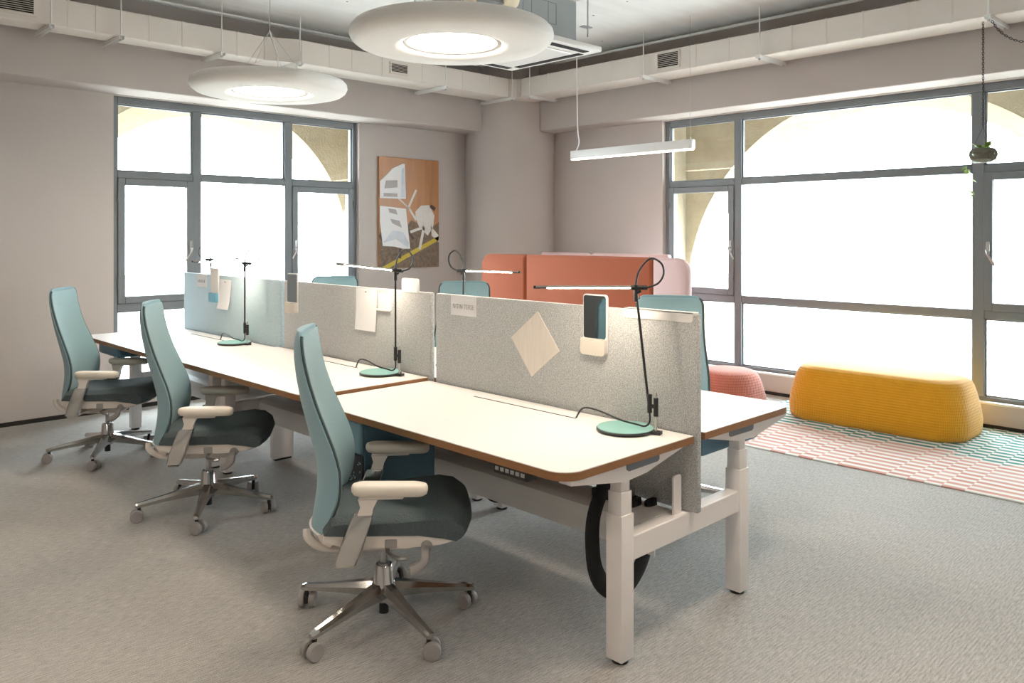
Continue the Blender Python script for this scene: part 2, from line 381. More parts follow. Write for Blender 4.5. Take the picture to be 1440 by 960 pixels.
# windows: w_bar draws in the window's own plane (s along the wall, z up, depth t)
def window(name, cols, s0, s1, axis, plane, sashes, handles, mw):
    root = thing(name, None, None, kind='structure')
    TR0, TR1, LO0, LO1 = 2.055, 2.118, .866, .936
    def bx(nm, m, par, a, b, z0, z1, t0, t1, bev=.004):
        a, b = min(a, b), max(a, b)
        if axis == 'y': return Box(nm, m, par, a, b, plane + t0, plane + t1, z0, z1, bev, 1)
        return Box(nm, m, par, plane + t0, plane + t1, a, b, z0, z1, bev, 1)
    ow = .05
    bx('window_frame', 'frame', root, s0, s0 + ow, WZ0, WZ1, 0, .07); bx('window_frame', 'frame', root, s1 - ow, s1, WZ0, WZ1, 0, .07)
    bx('window_frame', 'frame', root, s0 + ow, s1 - ow, WZ1 - .065, WZ1, 0, .07); bx('window_frame', 'frame', root, s0 + ow, s1 - ow, WZ0, WZ0 + .035, 0, .07)
    xs = [s0 + ow] + [v for c, w in cols for v in (c - w / 2, c + w / 2)] + [s1 - ow]
    for c, w in cols: bx('mullion', 'frame', root, c - w / 2, c + w / 2, WZ0 + .035, WZ1 - .065, 0, .07)
    for i in range(0, len(xs), 2):
        a, b = xs[i], xs[i + 1]
        bx('transom', 'frame', root, a, b, TR0, TR1, .004, .066); bx('transom', 'frame', root, a, b, LO0, LO1, .004, .066)
        for z0, z1 in ((WZ0 + .035, LO0), (TR1, WZ1 - .065)):
            p = bx('pane', 'glass', root, a, b, z0, z1, .034, .040, 0)
            g = BM()
            for (q, r_, zz0, zz1) in ((a, a + .012, z0, z1), (b - .012, b, z0, z1), (a, b, z0, z0 + .012), (a, b, z1 - .012, z1)):
                if axis == 'y': box(g, q, r_, plane + .024, plane + .05, zz0, zz1)
                else: box(g, plane + .024, plane + .05, q, r_, zz0, zz1)
            link('glazing_bead', g, 'frame', root, smooth=False)
        k = i // 2
        if k in sashes:
            sh = BM(); w = .062
            for (q, r_, zz0, zz1) in ((a, a + w, LO1, TR0), (b - w, b, LO1, TR0), (a + w, b - w, LO1, LO1 + w), (a + w, b - w, TR0 - w, TR0)):
                if axis == 'y': box(sh, q, r_, plane - .014, plane + .055, zz0, zz1, .004, 1)
                else: box(sh, plane - .014, plane + .055, q, r_, zz0, zz1, .004, 1)
            so = link('sash', sh, 'frame', root)
            bx('pane', 'glass', so, a + w, b - w, LO1 + w, TR0 - w, .02, .026, 0)
            hs = handles[k]                      # position of the handle along the wall
            hb = BM()
            hz = 1.42
            def pt(ds, t, z): return (hs + ds, plane + t, z) if axis == 'y' else (plane + t, hs + ds, z)
            if axis == 'y': box(hb, hs - .014, hs + .014, plane - .026, plane - .013, hz - .035, hz + .075, .004, 1)
            else: box(hb, plane - .026, plane - .013, hs - .014, hs + .014, hz - .035, hz + .075, .004, 1)
            cyl(hb, pt(0, -.02, hz), pt(0, -.06, hz), .010, n=10)
            tube(hb, [pt(0, -.058, hz + .006), pt(-.015, -.062, hz - .04), pt(-.055, -.055, hz - .115)], .0095, 8, 4)
            link('window_handle', hb, 'chrome', so)
            for hz2 in (LO1 + .18, TR0 - .18):
                e = a if abs(hs - b) < abs(hs - a) else b
                hg = BM()
                p0 = (e, plane - .02, hz2 - .04) if axis == 'y' else (plane - .02, e, hz2 - .04)
                cyl(hg, p0, (p0[0], p0[1], hz2 + .04), .008, n=8); link('hinge', hg, 'frame', so)
        else:
            bx('pane', 'glass', root, a, b, LO1, TR0, .034, .040, 0)
    return root
window('window_1', [(3.18, .078), (4.134, .082)], WX0, WX1, 'y', 7.55, {0, 2}, {0: 3.11, 2: 4.205}, .075)
window('window_2', [(.95, .082), (2.046, .088), (4.23, .080)], VY0, VY1, 'x', 7.30, {1, 3}, {1: 1.97, 3: 4.30}, .08)

# ------------------------------------------------------------------ stone arcade outside
def arch_wall(name, axis, p0, p1, s0, s1, c0, c1, ztop, zbot):
    """wall from s0 to s1 with a splayed round-headed opening; c0, c1: (centre, springing height, radius) on the two faces"""
    bm = BM()
    def P(s_, z, t): return (s_, t, z) if axis == 'y' else (t, s_, z)
    n = 48; rows = []
    def row(q0, z0, q1, z1): rows.append([bm.verts.new(P(q0, z0, p0)), bm.verts.new(P(q1, z1, p1)), bm.verts.new(P(q1, ztop, p1)), bm.verts.new(P(q0, ztop, p0))])
    row(s0, zbot, s0, zbot); row(c0[0] - c0[2], zbot, c1[0] - c1[2], zbot)
    for i in range(n + 1):
        a = PI * (1 - i / n)
        row(c0[0] + c0[2] * math.cos(a), c0[1] + c0[2] * math.sin(a), c1[0] + c1[2] * math.cos(a), c1[1] + c1[2] * math.sin(a))
    row(c0[0] + c0[2], zbot, c1[0] + c1[2], zbot); row(s1, zbot, s1, zbot)
    for A, B in zip(rows, rows[1:]):
        for i in range(4):
            f = (A[i], A[(i + 1) % 4], B[(i + 1) % 4], B[i])
            bm.faces.new(f)
    bm.faces.new(rows[0]); bm.faces.new(rows[-1][::-1])
    bmesh.ops.recalc_face_normals(bm, faces=bm.faces[:])
    return struct(link(name, bm, 'stucco', smooth=False))
arch_wall('arcade_wall_left', 'y', 8.30, 8.65, .6, 6.9, (3.66, 1.36, 1.66), (3.75, 1.28, 1.557), 4.0, -.6)
arch_wall('arcade_wall_right', 'x', 8.22, 8.60, -2.6, 6.6, (3.24, .82, 2.19), (3.30, .79, 2.078), 4.0, -.6)
struct(Box('street_ground', 'slab', None, -25, 40, 8.9, 45, -.75, -.6)); struct(Box('street_ground', 'slab', None, 8.7, 40, -30, 8.9, -.75, -.6))
struct(Box('loggia_pier', 'stucco', None, 7.46, 8.24, 5.45, 5.8, -.6, 3.6))
struct(Box('loggia_pier', 'stucco', None, 5.45, 5.8, 7.72, 8.32, -.6, 3.6))
struct(Box('loggia_soffit', 'stucco', None, 1.2, 6.9, 7.72, 8.36, 3.3, 3.6))
struct(Box('loggia_soffit', 'stucco', None, 7.46, 8.12, -1.2, 6.6, 3.3, 3.6))
struct(Box('loggia_floor', 'slab', None, 1.2, 6.9, 7.72, 8.9, -.6, -.05))
struct(Box('loggia_floor', 'slab', None, 7.46, 8.7, -1.2, 6.6, -.6, -.05))

# ------------------------------------------------------------------ air ducts under the ceiling
DZ0, DZ1 = 3.123, 3.335
def grille(parent, axis, plane, s0, s1, z0, z1, n, sgn=-1):
    g = bpy.data.objects.new('air_vent', None); C.objects.link(g); g.parent = parent
    def bx(nm, m, par, a, b, za, zb, t0, t1):
        t0, t1 = sorted((plane + sgn * t0, plane + sgn * t1))
        return Box(nm, m, par, a, b, t0, t1, za, zb) if axis == 'y' else Box(nm, m, par, t0, t1, a, b, za, zb)
    w = .016
    bx('vent_shade', 'dark', g, s0 + w, s1 - w, z0 + w, z1 - w, 0, .002)  # flat dark plate painted as the shade behind the louvres
    fr = BM()
    for (a, b, za, zb) in ((s0, s0 + w, z0, z1), (s1 - w, s1, z0, z1), (s0 + w, s1 - w, z0, z0 + w), (s0 + w, s1 - w, z1 - w, z1)):
        t0, t1 = sorted((plane, plane + sgn * .012))
        if axis == 'y': box(fr, a, b, t0, t1, za, zb)
        else: box(fr, t0, t1, a, b, za, zb)
    link('vent_frame', fr, 'duct', g, smooth=False)
    st = (z1 - z0 - 2 * w) / n
    for i in range(n):
        zz = z0 + w + st * (i + .15)
        bx('louvre', 'duct', g, s0 + w, s1 - w, zz, zz + st * .20, .002, .010)
def hanger(parent, axis, c, s, w0, w1, rods):
    """strut channel below the duct on two drop rods; c..: along-wall position, w0<w1 across"""
    bm = BM()
    z1 = DZ0 - .002
    def bb(a0, a1, b0, b1, za, zb):
        if axis == 'y': box(bm, a0, a1, b0, b1, za, zb)
        else: box(bm, b0, b1, a0, a1, za, zb)
    bb(c - .02, c + .02, w0, w1, z1 - .004, z1); bb(c - .02, c - .016, w0, w1, z1 - .03, z1 - .004); bb(c + .016, c + .02, w0, w1, z1 - .03, z1 - .004)
    link('hanger_strut', bm, 'white', parent, smooth=False)
    for w in rods:
        p = (c, w, z1 - .03) if axis == 'y' else (w, c, z1 - .03)
        Cyl('hanger_rod', 'white', parent, p, (p[0], p[1], CZ), .0055, n=8)
        Cyl('hanger_nut', 'rod', parent, (p[0], p[1], z1 - .045), (p[0], p[1], z1 - .03), .011, n=6)
duct = thing('air_duct', 'long beige insulated air duct hung along both window walls under the ceiling', 'duct', (6.5, 6.8, DZ0))
def dl(o):  # keep world placement while parented under the duct root
    o.location = Vector(o.location) - Vector((6.5, 6.8, DZ0)); return o
YO, XO = 6.98, 6.85
# narrow run, reducer, wide run, elbow, wide run
parts = []
parts.append(Box('duct_run', 'duct', None, XB, 3.45, 6.745, YO, DZ0, DZ1, .006, 1))
bm = BM(); prism(bm, [(3.45, 6.745), (3.75, 6.62), (3.75, YO), (3.45, YO)], DZ0, DZ1, 'z'); parts.append(link('duct_reducer', bm, 'duct', None, smooth=False))
parts.append(Box('duct_run', 'duct', None, 3.75, 6.40, 6.62, YO, DZ0, DZ1, .006, 1))
ex, ey = 6.40, 6.53
el = [(6.40, 6.62), (6.45, 6.60), (6.485, 6.58), (6.49, 6.53), (XO, 6.53)]
el += [(6.40 + (XO - 6.40) * math.cos(R(a)), 6.53 + (YO - 6.53) * math.sin(R(a))) for a in range(9, 90, 9)] + [(6.40, YO)]
bm = BM(); prism(bm, el, DZ0, DZ1, 'z'); parts.append(link('duct_elbow', bm, 'duct', None, smooth=False))
parts.append(Box('duct_run', 'duct', None, 6.49, XO, YB, 6.53, DZ0, DZ1, .006, 1))
for i, x in enumerate((-.2, .35, .9, 1.85, 2.05, 2.45, 2.72, 3.2, 4.05, 4.3, 4.65, 5.15, 5.7, 6.1)):
    y = 6.745 if x < 3.45 else 6.62
    parts.append(Box('duct_joint', 'duct', None, x - .008, x + .008, y - .003, y + .01, DZ0 - .003, DZ1 + .003))
for y in (6.1, 5.6, 5.2, 4.2, 3.85, 3.25, 2.95, 2.65, 2.3, 2.0, 1.6, 1.1, .6):
    parts.append(Box('duct_joint', 'duct', None, 6.487, 6.50, y - .008, y + .008, DZ0 - .003, DZ1 + .003))
grille(duct, 'y', 6.745, 1.33, 1.63, 3.165, 3.305, 7); grille(duct, 'y', 6.62, 4.735, 4.965, 3.17, 3.285, 6); grille(duct, 'x', 6.49, 4.37, 4.64, 3.15, 3.32, 8)
for x, a in ((1.72, 6.70), (2.213, 6.70), (3.036, 6.70), (3.711, 6.57), (5.42, 6.57), (6.396, 6.57)):
    hanger(duct, 'y', x, 0, a - .03, 7.085, (a,))
for y in (6.34, 4.77, 3.524, 1.741): hanger(duct, 'x', y, 0, 6.42, 6.90, (6.45,))
for p in parts: p.parent = duct
for ch in list(duct.children): dl(ch)
# slim conduits clipped to the ceiling and beams
def conduit(label, pts, r=.011):
    o = Tube('ceiling_conduit', 'white', None, pts, r, 8, 0); tag(o, label, 'conduit')
conduit('thin white conduit run on brackets above the duct beside the poster wall', [(XB + .1, 6.86, 3.50), (6.2, 6.86, 3.50)], .010)
conduit('thin beige conduit clipped to the concrete ceiling beside the cassette unit', [(5.15, 4.55, CZ - .012), (5.35, 1.2, CZ - .012)], .011)
conduit('thin white conduit run above the duct on the rug side', [(6.72, -1.5, 3.50), (6.72, 6.2, 3.50)], .014)

# ceiling cassette air conditioner
ac = thing('ceiling_cassette', 'galvanised ceiling cassette air conditioner with a white square panel', 'air conditioner', (4.4, 4.5, 2.98))
Box('housing', 'acgrey', ac, -.48, .36, -.34, .50, .045, .40, .01, 1)
pn = Box('panel', 'white', ac, -.50, .50, -.48, .54, 0, .045, .012, 2)
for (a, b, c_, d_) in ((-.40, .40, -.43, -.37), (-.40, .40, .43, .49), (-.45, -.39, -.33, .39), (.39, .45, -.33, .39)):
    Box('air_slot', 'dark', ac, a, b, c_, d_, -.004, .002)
Box('intake_grille', 'white', ac, -.33, .33, -.31, .37, -.014, 0, .006, 1)
bm = BM(); 
for (a, b, z0, z1) in ((-.24, .12, .17, .172), (-.24, .12, .33, .332), (-.24, -.238, .17, .33), (.118, .12, .17, .33), (-.15, -.148, .17, .33), (.03, .032, .17, .33)):
    box(bm, a, b, -.342, -.3405, z0, z1)
link('printed_outline', bm, 'ink', ac, smooth=False)
for (x, y) in ((.42, -.40), (.42, .56), (-.54, -.40), (-.54, .56)):
    Cyl('hanger_rod', 'rod', ac, (x, y, .12), (x, y, CZ - 2.98), .006, n=8)
    Box('hanger_bracket', 'acgrey', ac, x - .07, x + .03, y - .025, y + .025, .19, .196)
Tube('insulated_pipe', 'insul', ac, [(-.40, -.36, .22), (-.50, -.50, .20), (-.60, -.62, .26), (-.62, -.66, .40), (-.62, -.66, .57)], .05, 12, 5)
Tube('insulated_pipe', 'insul', ac, [(-.49, .0, .20), (-.62, -.12, .16), (-.70, -.28, .20), (-.72, -.34, .34), (-.72, -.36, .57)], .045, 12, 5)

# ------------------------------------------------------------------ ring pendants
def ring_pendant(loc, label):
    t = thing('ring_pendant', label, 'lamp', loc, 0, 'felt ring pendant lamps')
    ro, ri, h = .54, .255, .10
    prof = [(ri, .045), (ri, .030), (ri + .012, .014), (ri + .035, .003), (ri + .06, 0)]
    prof += [(ro - .07, .003), (ro - .035, .012), (ro - .012, .030), (ro, .055), (ro - .004, .080), (ro - .02, .098), (ro - .06, h + .006), (ri, h + .02), (ri, .045)]
    link('felt_shade', lathe(BM(), prof, 80), 'lampfelt', t)
    link('rim', lathe(BM(), [(ri - .02, .040), (ri - .02, .024), (ri - .014, .020), (ri, .024), (ri, .040), (ri - .02, .040)], 64), 'white', t)
    link('diffuser', lathe(BM(), [(0, .022), (ri - .021, .026), (ri - .021, .036), (0, .036)], 64), 'diff', t)
    link('top_cover', lathe(BM(), [(0, h + .03), (ri, h + .03), (ri, h + .018), (0, h + .018)], 48), 'white', t)
    kz = .455
    for a in (35, 125, 215, 305):
        Cyl('suspension_wire', 'rod', t, (.25 * math.cos(R(a)), .25 * math.sin(R(a)), h + .03), (0, 0, kz), .0018, n=6)
    Cyl('suspension_wire', 'rod', t, (0, 0, kz), (0, 0, CZ - loc[2]), .002, n=6)
    Tube('power_cord', 'white', t, [(.05, -.03, h + .03), (.04, -.02, .30), (.0, 0.004, kz), (.006, .004, .7), (.004, .004, CZ - loc[2])], .0035, 6, 5)
    link('ceiling_rose', lathe(BM(), [(0, CZ - loc[2] - .03), (.05, CZ - loc[2] - .03), (.06, CZ - loc[2]), (0, CZ - loc[2])], 24), 'white', t)
    return t
P0 = ring_pendant((2.75, 3.28, 2.545), 'large white felt ring lamp hanging in front of the ceiling cassette unit')
for loc, lab in (((2.75, 5.29, 2.545), 'white felt ring lamp hung before the grey window near the pale blue screen'),
                 ((2.75, 1.27, 2.545), 'white felt ring lamp over the near end of the desk row'),
                 ((-.6, 1.27, 2.545), 'white felt ring lamp over the open floor behind the chairs'),
                 ((-.6, 3.6, 2.545), 'white felt ring lamp over the open floor near the plain wall'),
                 ((1.2, -1.2, 2.545), 'white felt ring lamp over the entrance side of the room')):
    o = copy_tree(P0); o.location = loc; o['label'] = lab

# linear pendant
lp = thing('linear_pendant', 'slim white linear pendant lamp hanging over the coral sofa', 'lamp', (6.28, 4.82, 2.37))
Box('lamp_body', 'white', lp, -.03, .03, -.735, .735, -.035, .05, .006, 2)
Box('lamp_diffuser', 'led2', lp, -.025, .025, -.73, .73, -.046, -.034, .004, 1)
Cyl('suspension_wire', 'rod', lp, (0, -.70, .05), (0, -.70, CZ - 2.37), .0016, n=6)
Cyl('wire_grip', 'rod', lp, (0, -.70, .045), (0, -.70, .07), .006, n=8)
Tube('power_cord', 'white', lp, [(0, .68, .05), (.01, .66, .10), (0, .64, .15), (.005, .66, .24), (0, .665, .5), (0, .67, .9), (0, .67, CZ - 2.37)], .006, 8, 5)

# ------------------------------------------------------------------ desk bench
DX0, DX1, FX0, FX1 = 1.965, 2.715, 2.795, 3.545   # near row / far row desktop extents
SX0, SX1 = 2.722, 2.752                           # felt screens stand between the rows
DESKS = [(1.765, 3.435), (3.445, 5.115), (5.125, 6.80)]
LEGS = [(1.785, 3.27), (3.48, 5.00), (5.19, 6.66)]
HZ = [.760, .778, .770]
FARH = [.760, .762, .765]
def desk(name, label, x0, x1, y0, y1, legs, hz, front, lx, far):
    t = thing(name, label, 'desk', ((x0 + x1) / 2, (y0 + y1) / 2, 0), 0, 'bench desks')
    ox, oy = (x0 + x1) / 2, (y0 + y1) / 2
    r = (.085, 0, 0, .085) if front < 0 else (0, .085, .085, 0)
    out = rrect(x0 - ox, x1 - ox, y0 - oy, y1 - oy, r, 8)
    tt = link('tabletop', prism(BM(), out, hz - .030, hz - .003, 'z'), 'edge', t)
    out2 = rrect(x0 - ox + .001, x1 - ox - .001, y0 - oy + .001, y1 - oy - .001, r, 8)
    link('laminate', prism(BM(), out2, hz - .003, hz, 'z'), 'laminate', tt)
    # cable flap beside the screen
    fx0, fx1 = ((2.612, DX1 - .004) if front < 0 else (FX0 + .004, 2.90))
    cy = y0 + .85
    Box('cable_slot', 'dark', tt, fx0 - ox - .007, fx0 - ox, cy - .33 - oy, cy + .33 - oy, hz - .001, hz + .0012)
    Box('cable_flap', 'laminate', tt, fx0 - ox, fx1 - ox, cy - .33 - oy, cy + .33 - oy, hz - .001, hz + .0008)
    # support arms, legs
    for k, ly in enumerate(legs):
        ly -= oy; yy0, yy1 = ly - .004, ly + .05
        L = lx - ox
        dz = hz - .76
        prof = [(-.335, .7295), (.325, .7295), (.327, .722), (.09, .672), (-.04, .664), (-.332, .712)] if front < 0 else \
               [(.335, .7295), (-.325, .7295), (-.327, .722), (-.09, .672), (.04, .664), (.332, .712)]
        prof = [(p[0], p[1] + dz) for p in prof]
        arm = link('support_arm', prism(BM(), prof, yy0, yy1, 'y'), 'legw', t, smooth=False)
        pl = [(-.035, .7297 + dz), (.165, .7297 + dz), (.165, .708 + dz), (.155, .701 + dz), (-.02, .699 + dz), (-.032, .706 + dz)]
        if k == 0: link('bracket_plate', prism(BM(), [(p[0] * (1 if front < 0 else -1), p[1]) for p in pl], yy0 - .003, yy0, 'y'), 'greyplate', arm, smooth=False)
        lg = bpy.data.objects.new('leg', None); C.objects.link(lg); lg.parent = t; lg.location = (L, ly + .037, 0)
        def tb(nm, m, h, z0, z1, b=.004): Box(nm, m, lg, -h, h, -h, h, z0, z1, b, 2)
        tb('outer_tube', 'legw', .0365, .013, .540); tb('middle_tube', 'legw', .031, .535, .622, .003); tb('inner_tube', 'legw', .0255, .618, .70 + dz, .003)
        link('foot', cyl(BM(), (0, 0, 0), (0, 0, .014), .030, n=20), 'black', lg)
    Box('under_rail', 'white', t, (lx - ox) - .02, (lx - ox) + .02, legs[0] + .055 - oy, legs[1] - .008 - oy, hz - .07, hz - .0305, .004, 1)
    return t
NEARL = ['white bench desk with brown edge in front of the screen with the diamond sheet',
         'white bench desk with brown edge in front of the middle screen with pinned paper',
         'white bench desk with brown edge in front of the pale blue screen']
FARL = ['white bench desk behind the screen with the diamond sheet, facing the sofa',
        'white bench desk behind the middle screen, facing the coral sofa',
        'white bench desk behind the pale blue screen, nearest the poster wall']
NX, FXL = 2.322, 3.140
near = []; fard = []
for i in range(3):
    near.append(desk('bench_desk', NEARL[i], DX0, DX1, *DESKS[i], LEGS[i], HZ[i], -1, NX, 0))
    fard.append(desk('bench_desk', FARL[i], FX0, FX1, *DESKS[i], LEGS[i], FARH[i], 1, FXL, 1))
# keypad under the front edge of the near desk
kp = bpy.data.objects.new('height_keypad', None); C.objects.link(kp); kp.parent = near[0]; kp.location = (1.985 - near[0].location.x, 2.03 - near[0].location.y, .716)
Box('keypad_body', 'black', kp, -.02, .03, -.085, .085, -.018, .0135, .004, 2)
for i in range(6): Box('key', 'chrome', kp, -.0225, -.0195, -.074 + i * .026, -.056 + i * .026, -.006, .008, .001, 1)

# steel crossbars, centre legs and cable trays belong to the near row
for i, y in enumerate((1.790, 3.36, 5.04, 6.66)):
    fr = near[(0, 0, 1, 2)[i]]; fo = fr.location
    Box('crossbar', 'legw', fr, NX + .0375 - fo.x, FXL - .0375 - fo.x, y - fo.y, y + .062 - fo.y, .362, .452, .004, 1)
    if 0 < i < 3:
        cl = Box('centre_leg', 'legw', fr, 2.66 - fo.x, 2.815 - fo.x, y + .03 - fo.y, y + .075 - fo.y, .013, .405, .004, 1)
        Box('foot', 'black', cl, 2.68 - fo.x, 2.80 - fo.x, y + .035 - fo.y, y + .07 - fo.y, 0, .013)
for i in range(3):
    fr = near[i]; fo = fr.location
    y0, y1 = (1.853, 3.446, 5.126)[i], (3.36, 5.04, 6.66)[i]
    xa, xb = 2.545, 2.70
    pr = [(xa, .372), (xa - .004, .40), (xa, .428), (xa + .02, .446), (xa + .05, .452), (xb, .452), (xb, .446), (xa + .05, .446), (xa + .024, .440), (xa + .006, .425), (xa + .003, .40), (xa + .006, .375), (xa + .05, .366), (xa + .05, .36)]
    ct = link('cable_tray', prism(BM(), [(p[0] - fo.x, p[1]) for p in pr], y0 - fo.y, y1 - fo.y, 'y'), 'white', fr)
    Box('tray_lip', 'white', ct, 2.575 - fo.x, 2.583 - fo.x, y0 - fo.y, y1 - fo.y, .30, .372)
for k, y in ((0, 1.80), (2, 6.67)):
    fr = near[k]; fo = fr.location
    link('screen_bracket', prism(BM(), rrect(2.648 - fo.x, 2.700 - fo.x, .4525, .605, (0, 0, .012, .012), 4), y + .012 - fo.y, y + .02 - fo.y, 'y'), 'legw', fr)

# felt screens
SCR = [(1.752, 3.385), (3.43, 5.045), (5.085, 6.735)]
SCL = ['grey felt desk screen carrying a diamond shaped sheet and a name card', 'grey felt desk screen with pinned paper between the other two screens', 'pale blue felt desk screen in front of the grey window']
for i, (y0, y1) in enumerate(SCR):
    o = Box('desk_screen', 'feltblue' if i == 2 else 'felt', None, SX0, SX1, y0, y1, .4535, 1.236, .007, 2)
    tag(o, SCL[i], 'screen', 'felt desk screens')

# ------------------------------------------------------------------ office chairs
def make_chair(label):
    t = thing('office_chair', label, 'chair', (0, 0, 0), 0, 'teal high-back office chairs')
    spine = [(.40, -.285), (.46, -.275), (.54, -.262), (.61, -.258), (.68, -.264), (.74, -.280), (.82, -.302), (.90, -.322), (1.0, -.340), (1.08, -.348), (1.14, -.345), (1.175, -.335)]
    edge = [(.40, -.225), (.46, -.195), (.54, -.158), (.61, -.146), (.68, -.152), (.74, -.170), (.82, -.203), (.90, -.237), (1.0, -.270), (1.08, -.288), (1.14, -.296), (1.175, -.300)]
    width = [(.40, .165), (.46, .205), (.54, .232), (.62, .242), (.70, .240), (.80, .228), (.90, .214), (1.0, .207), (1.08, .207), (1.13, .205), (1.155, .196), (1.175, .172)]
    zs = [.40, .43, .47, .51, .55, .59, .63, .67, .71, .75, .79, .83, .87, .91, .95, .99, 1.03, 1.07, 1.10, 1.13, 1.15, 1.165, 1.175]
    nu = 12
    def row(z, f0, f1, inset=0.0):
        """points across the back; f0: offset of the surface in front of the spine, f1: at the edge"""
        s_, e_, w_ = interp(spine, z), interp(edge, z), interp(width, z) - inset
        pts = []
        for i in range(nu + 1):
            u = -1 + 2 * i / nu; q = abs(u) ** 2.3
            pts.append((s_ + f0 + (e_ + f1 - s_ - f0) * q, u * w_, z))
        return pts
    secs = [row(z, 0, -.006) + row(z, .030, .004, .004)[::-1] for z in zs]
    top = [(x, y * .9, 1.181) for (x, y, z) in secs[-1]]
    bm = BM(); loft(bm, secs + [top]); link('backrest', bm, 'backfab', t)
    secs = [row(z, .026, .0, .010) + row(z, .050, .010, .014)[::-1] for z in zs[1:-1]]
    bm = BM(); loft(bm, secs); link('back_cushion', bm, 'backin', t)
    for sg in (-1, 1):
        pts = [(interp(edge, z) + .003, sg * (interp(width, z) - .006), z) for z in zs[1:-1]]
        Tube('piping', 'seam', t, pts, .0055, 6, 0)
    # seat cushion: side profile lofted across the width
    prof_t = [(-.22, .462), (-.20, .500), (-.15, .508), (-.05, .504), (.05, .506), (.15, .516), (.22, .520), (.28, .510), (.318, .480), (.328, .445), (.318, .418), (.295, .405)]
    prof_b = [(.25, .415), (.15, .430), (0, .434), (-.12, .434), (-.21, .440)]
    secs = []
    for i in range(15):
        u = -1 + 2 * i / 14; au = abs(u)
        wy = u * .255
        k = 1 - max(0, (au - .72) / .28) ** 2          # rounded sides
        side = .6 + .4 * math.sqrt(max(k, 0.0))
        fx = 1 - .10 * au ** 3
        sec = []
        for (x, z) in prof_t:
            zz = .436 + (z - .436) * side if z > .436 else z
            zz -= .010 * (1 - au ** 2) if z > .48 and x < .2 else 0
            sec.append((x * fx * 1.07 if x > 0 else x * (1 - .12 * au ** 2), wy, zz))
        for (x, z) in prof_b: sec.append((x * fx * 1.07, wy, z))
        secs.append(sec)
    bm = BM(); loft(bm, secs); link('seat', bm, 'seatfab', t)
    for sg in (-1, 1):
        Tube('seat_seam', 'seam', t, [(-.17, sg * .247, .472), (-.05, sg * .2525, .470), (.10, sg * .2515, .474), (.20, sg * .249, .478), (.27, sg * .240, .468), (.315, sg * .225, .440)], .0028, 6, 4)
    # plastic seat pan and mechanism
    pp = [(-.21, .437), (.0, .432), (.15, .428), (.295, .405), (.30, .398), (.23, .375), (.10, .365), (-.12, .372), (-.215, .405)]
    secs = []
    for i in range(9):
        u = -1 + 2 * i / 8; k = 1 - .08 * abs(u) ** 3
        secs.append([(x * k * 1.05, u * .247, .437 + (z - .437) * (1 if abs(u) < .99 else .75)) for (x, z) in pp])
    bm = BM(); loft(bm, secs); pan = link('seat_pan', bm, 'plastic', t)
    for sg in (-1, 1):
        Box('pan_recess', 'caster', pan, .02, .065, sg * .2455, sg * .2515, .385, .418, .003, 1)
    bm = BM(); prism(bm, rrect(-.15, .12, -.09, .09, .03, 4), .318, .372, 'z'); link('tilt_mechanism', bm, 'plastic', t)
    # rear carrier joining mechanism and backrest
    for sg in (-1, 1):
        Tube('back_arm', 'plastic', t, [(-.08, sg * .10, .345), (-.17, sg * .13, .347), (-.235, sg * .15, .365), (-.275, sg * .155, .400), (-.280, sg * .145, .43)], .016, 10, 4, 1.2)
    secs = []
    for i in range(9):
        u = -1 + 2 * i / 8; w = u * .175
        x0 = -.292 + .055 * abs(u) ** 2
        secs.append([(x0, w, .415), (x0 + .024, w, .42), (x0 + .060, w, .378), (x0 + .046, w, .365), (x0 + .016, w, .382)])
    bm = BM(); loft(bm, secs); link('back_carrier', bm, 'plastic', t)
    Box('gap_shade', 'black', t, -.235, -.20, -.14, .14, .40, .46, .01, 2)  # black block put in as the shade of the rear gap
    # arms
    for sg in (-1, 1):
        y = sg * .292
        a = bpy.data.objects.new('armrest', None); C.objects.link(a); a.parent = t
        secs = []
        for (z, kx, ky, dx) in ((.600, .86, .78, .006), (.606, .96, .92, .002), (.618, 1, 1, 0), (.630, 1, .98, 0), (.638, .97, .86, 0), (.642, .90, .66, 0)):
            ol = rrect(-.098, .180, -.044, .044, .038, 7)
            secs.append([(.041 + (x - .041) * kx + dx, y + yy * ky * (1 - .18 * max(0, (x - .05) / .13) ** 2), z - .006 * max(0, (x - .08) / .1)) for (x, yy) in ol])
        bm = BM(); loft(bm, secs); link('arm_pad', bm, 'padw', a)
        Box('pad_plate', 'plastic', a, -.070, .092, y - .028, y + .028, .588, .601, .004, 1)
        bm = BM()
        loft(bm, [[(cx + h, y - .024, z) if q == 0 else (cx - h, y - .024, z) if q == 1 else (cx - h, y + .024, z) if q == 2 else (cx + h, y + .024, z) for q in range(4)]
                  for (cx, h, z) in ((-.036, .036, .590), (-.040, .024, .560), (-.052, .026, .520))])
        link('arm_stem', bm, 'plastic', a)
        bm = BM()
        yo = y - sg * .002
        secs = [[(x + a1, yo + b1, z) for (a1, b1) in rrect(-h, h, -w, w, .010, 3)] for (x, z, h, w) in ((-.054, .532, .034, .028), (-.058, .522, .038, .030), (-.094, .42, .042, .030), (-.118, .350, .038, .026))]
        loft(bm, secs); link('arm_post', bm, 'alu', a)
        Box('post_foot', 'plastic', a, -.150, -.095, min(y, y - sg * .10), max(y + sg * .018, y), .335, .357, .004, 1)
        Box('arm_bar', 'plastic', a, -.14, -.09, min(sg * .08, y), max(sg * .08, y), .337, .352, .004, 1)
    # levers on the right hand side
    lv = BM(); tube(lv, [(.17, -.235, .385), (.17, -.275, .372), (.165, -.285, .345), (.135, -.287, .322), (.115, -.287, .318)], .014, 8, 4, 1.3); link('tilt_lever', lv, 'caster', t)
    Cyl('tension_knob', 'caster', t, (.175, -.20, .388), (.175, -.252, .388), .024, .022, 16)
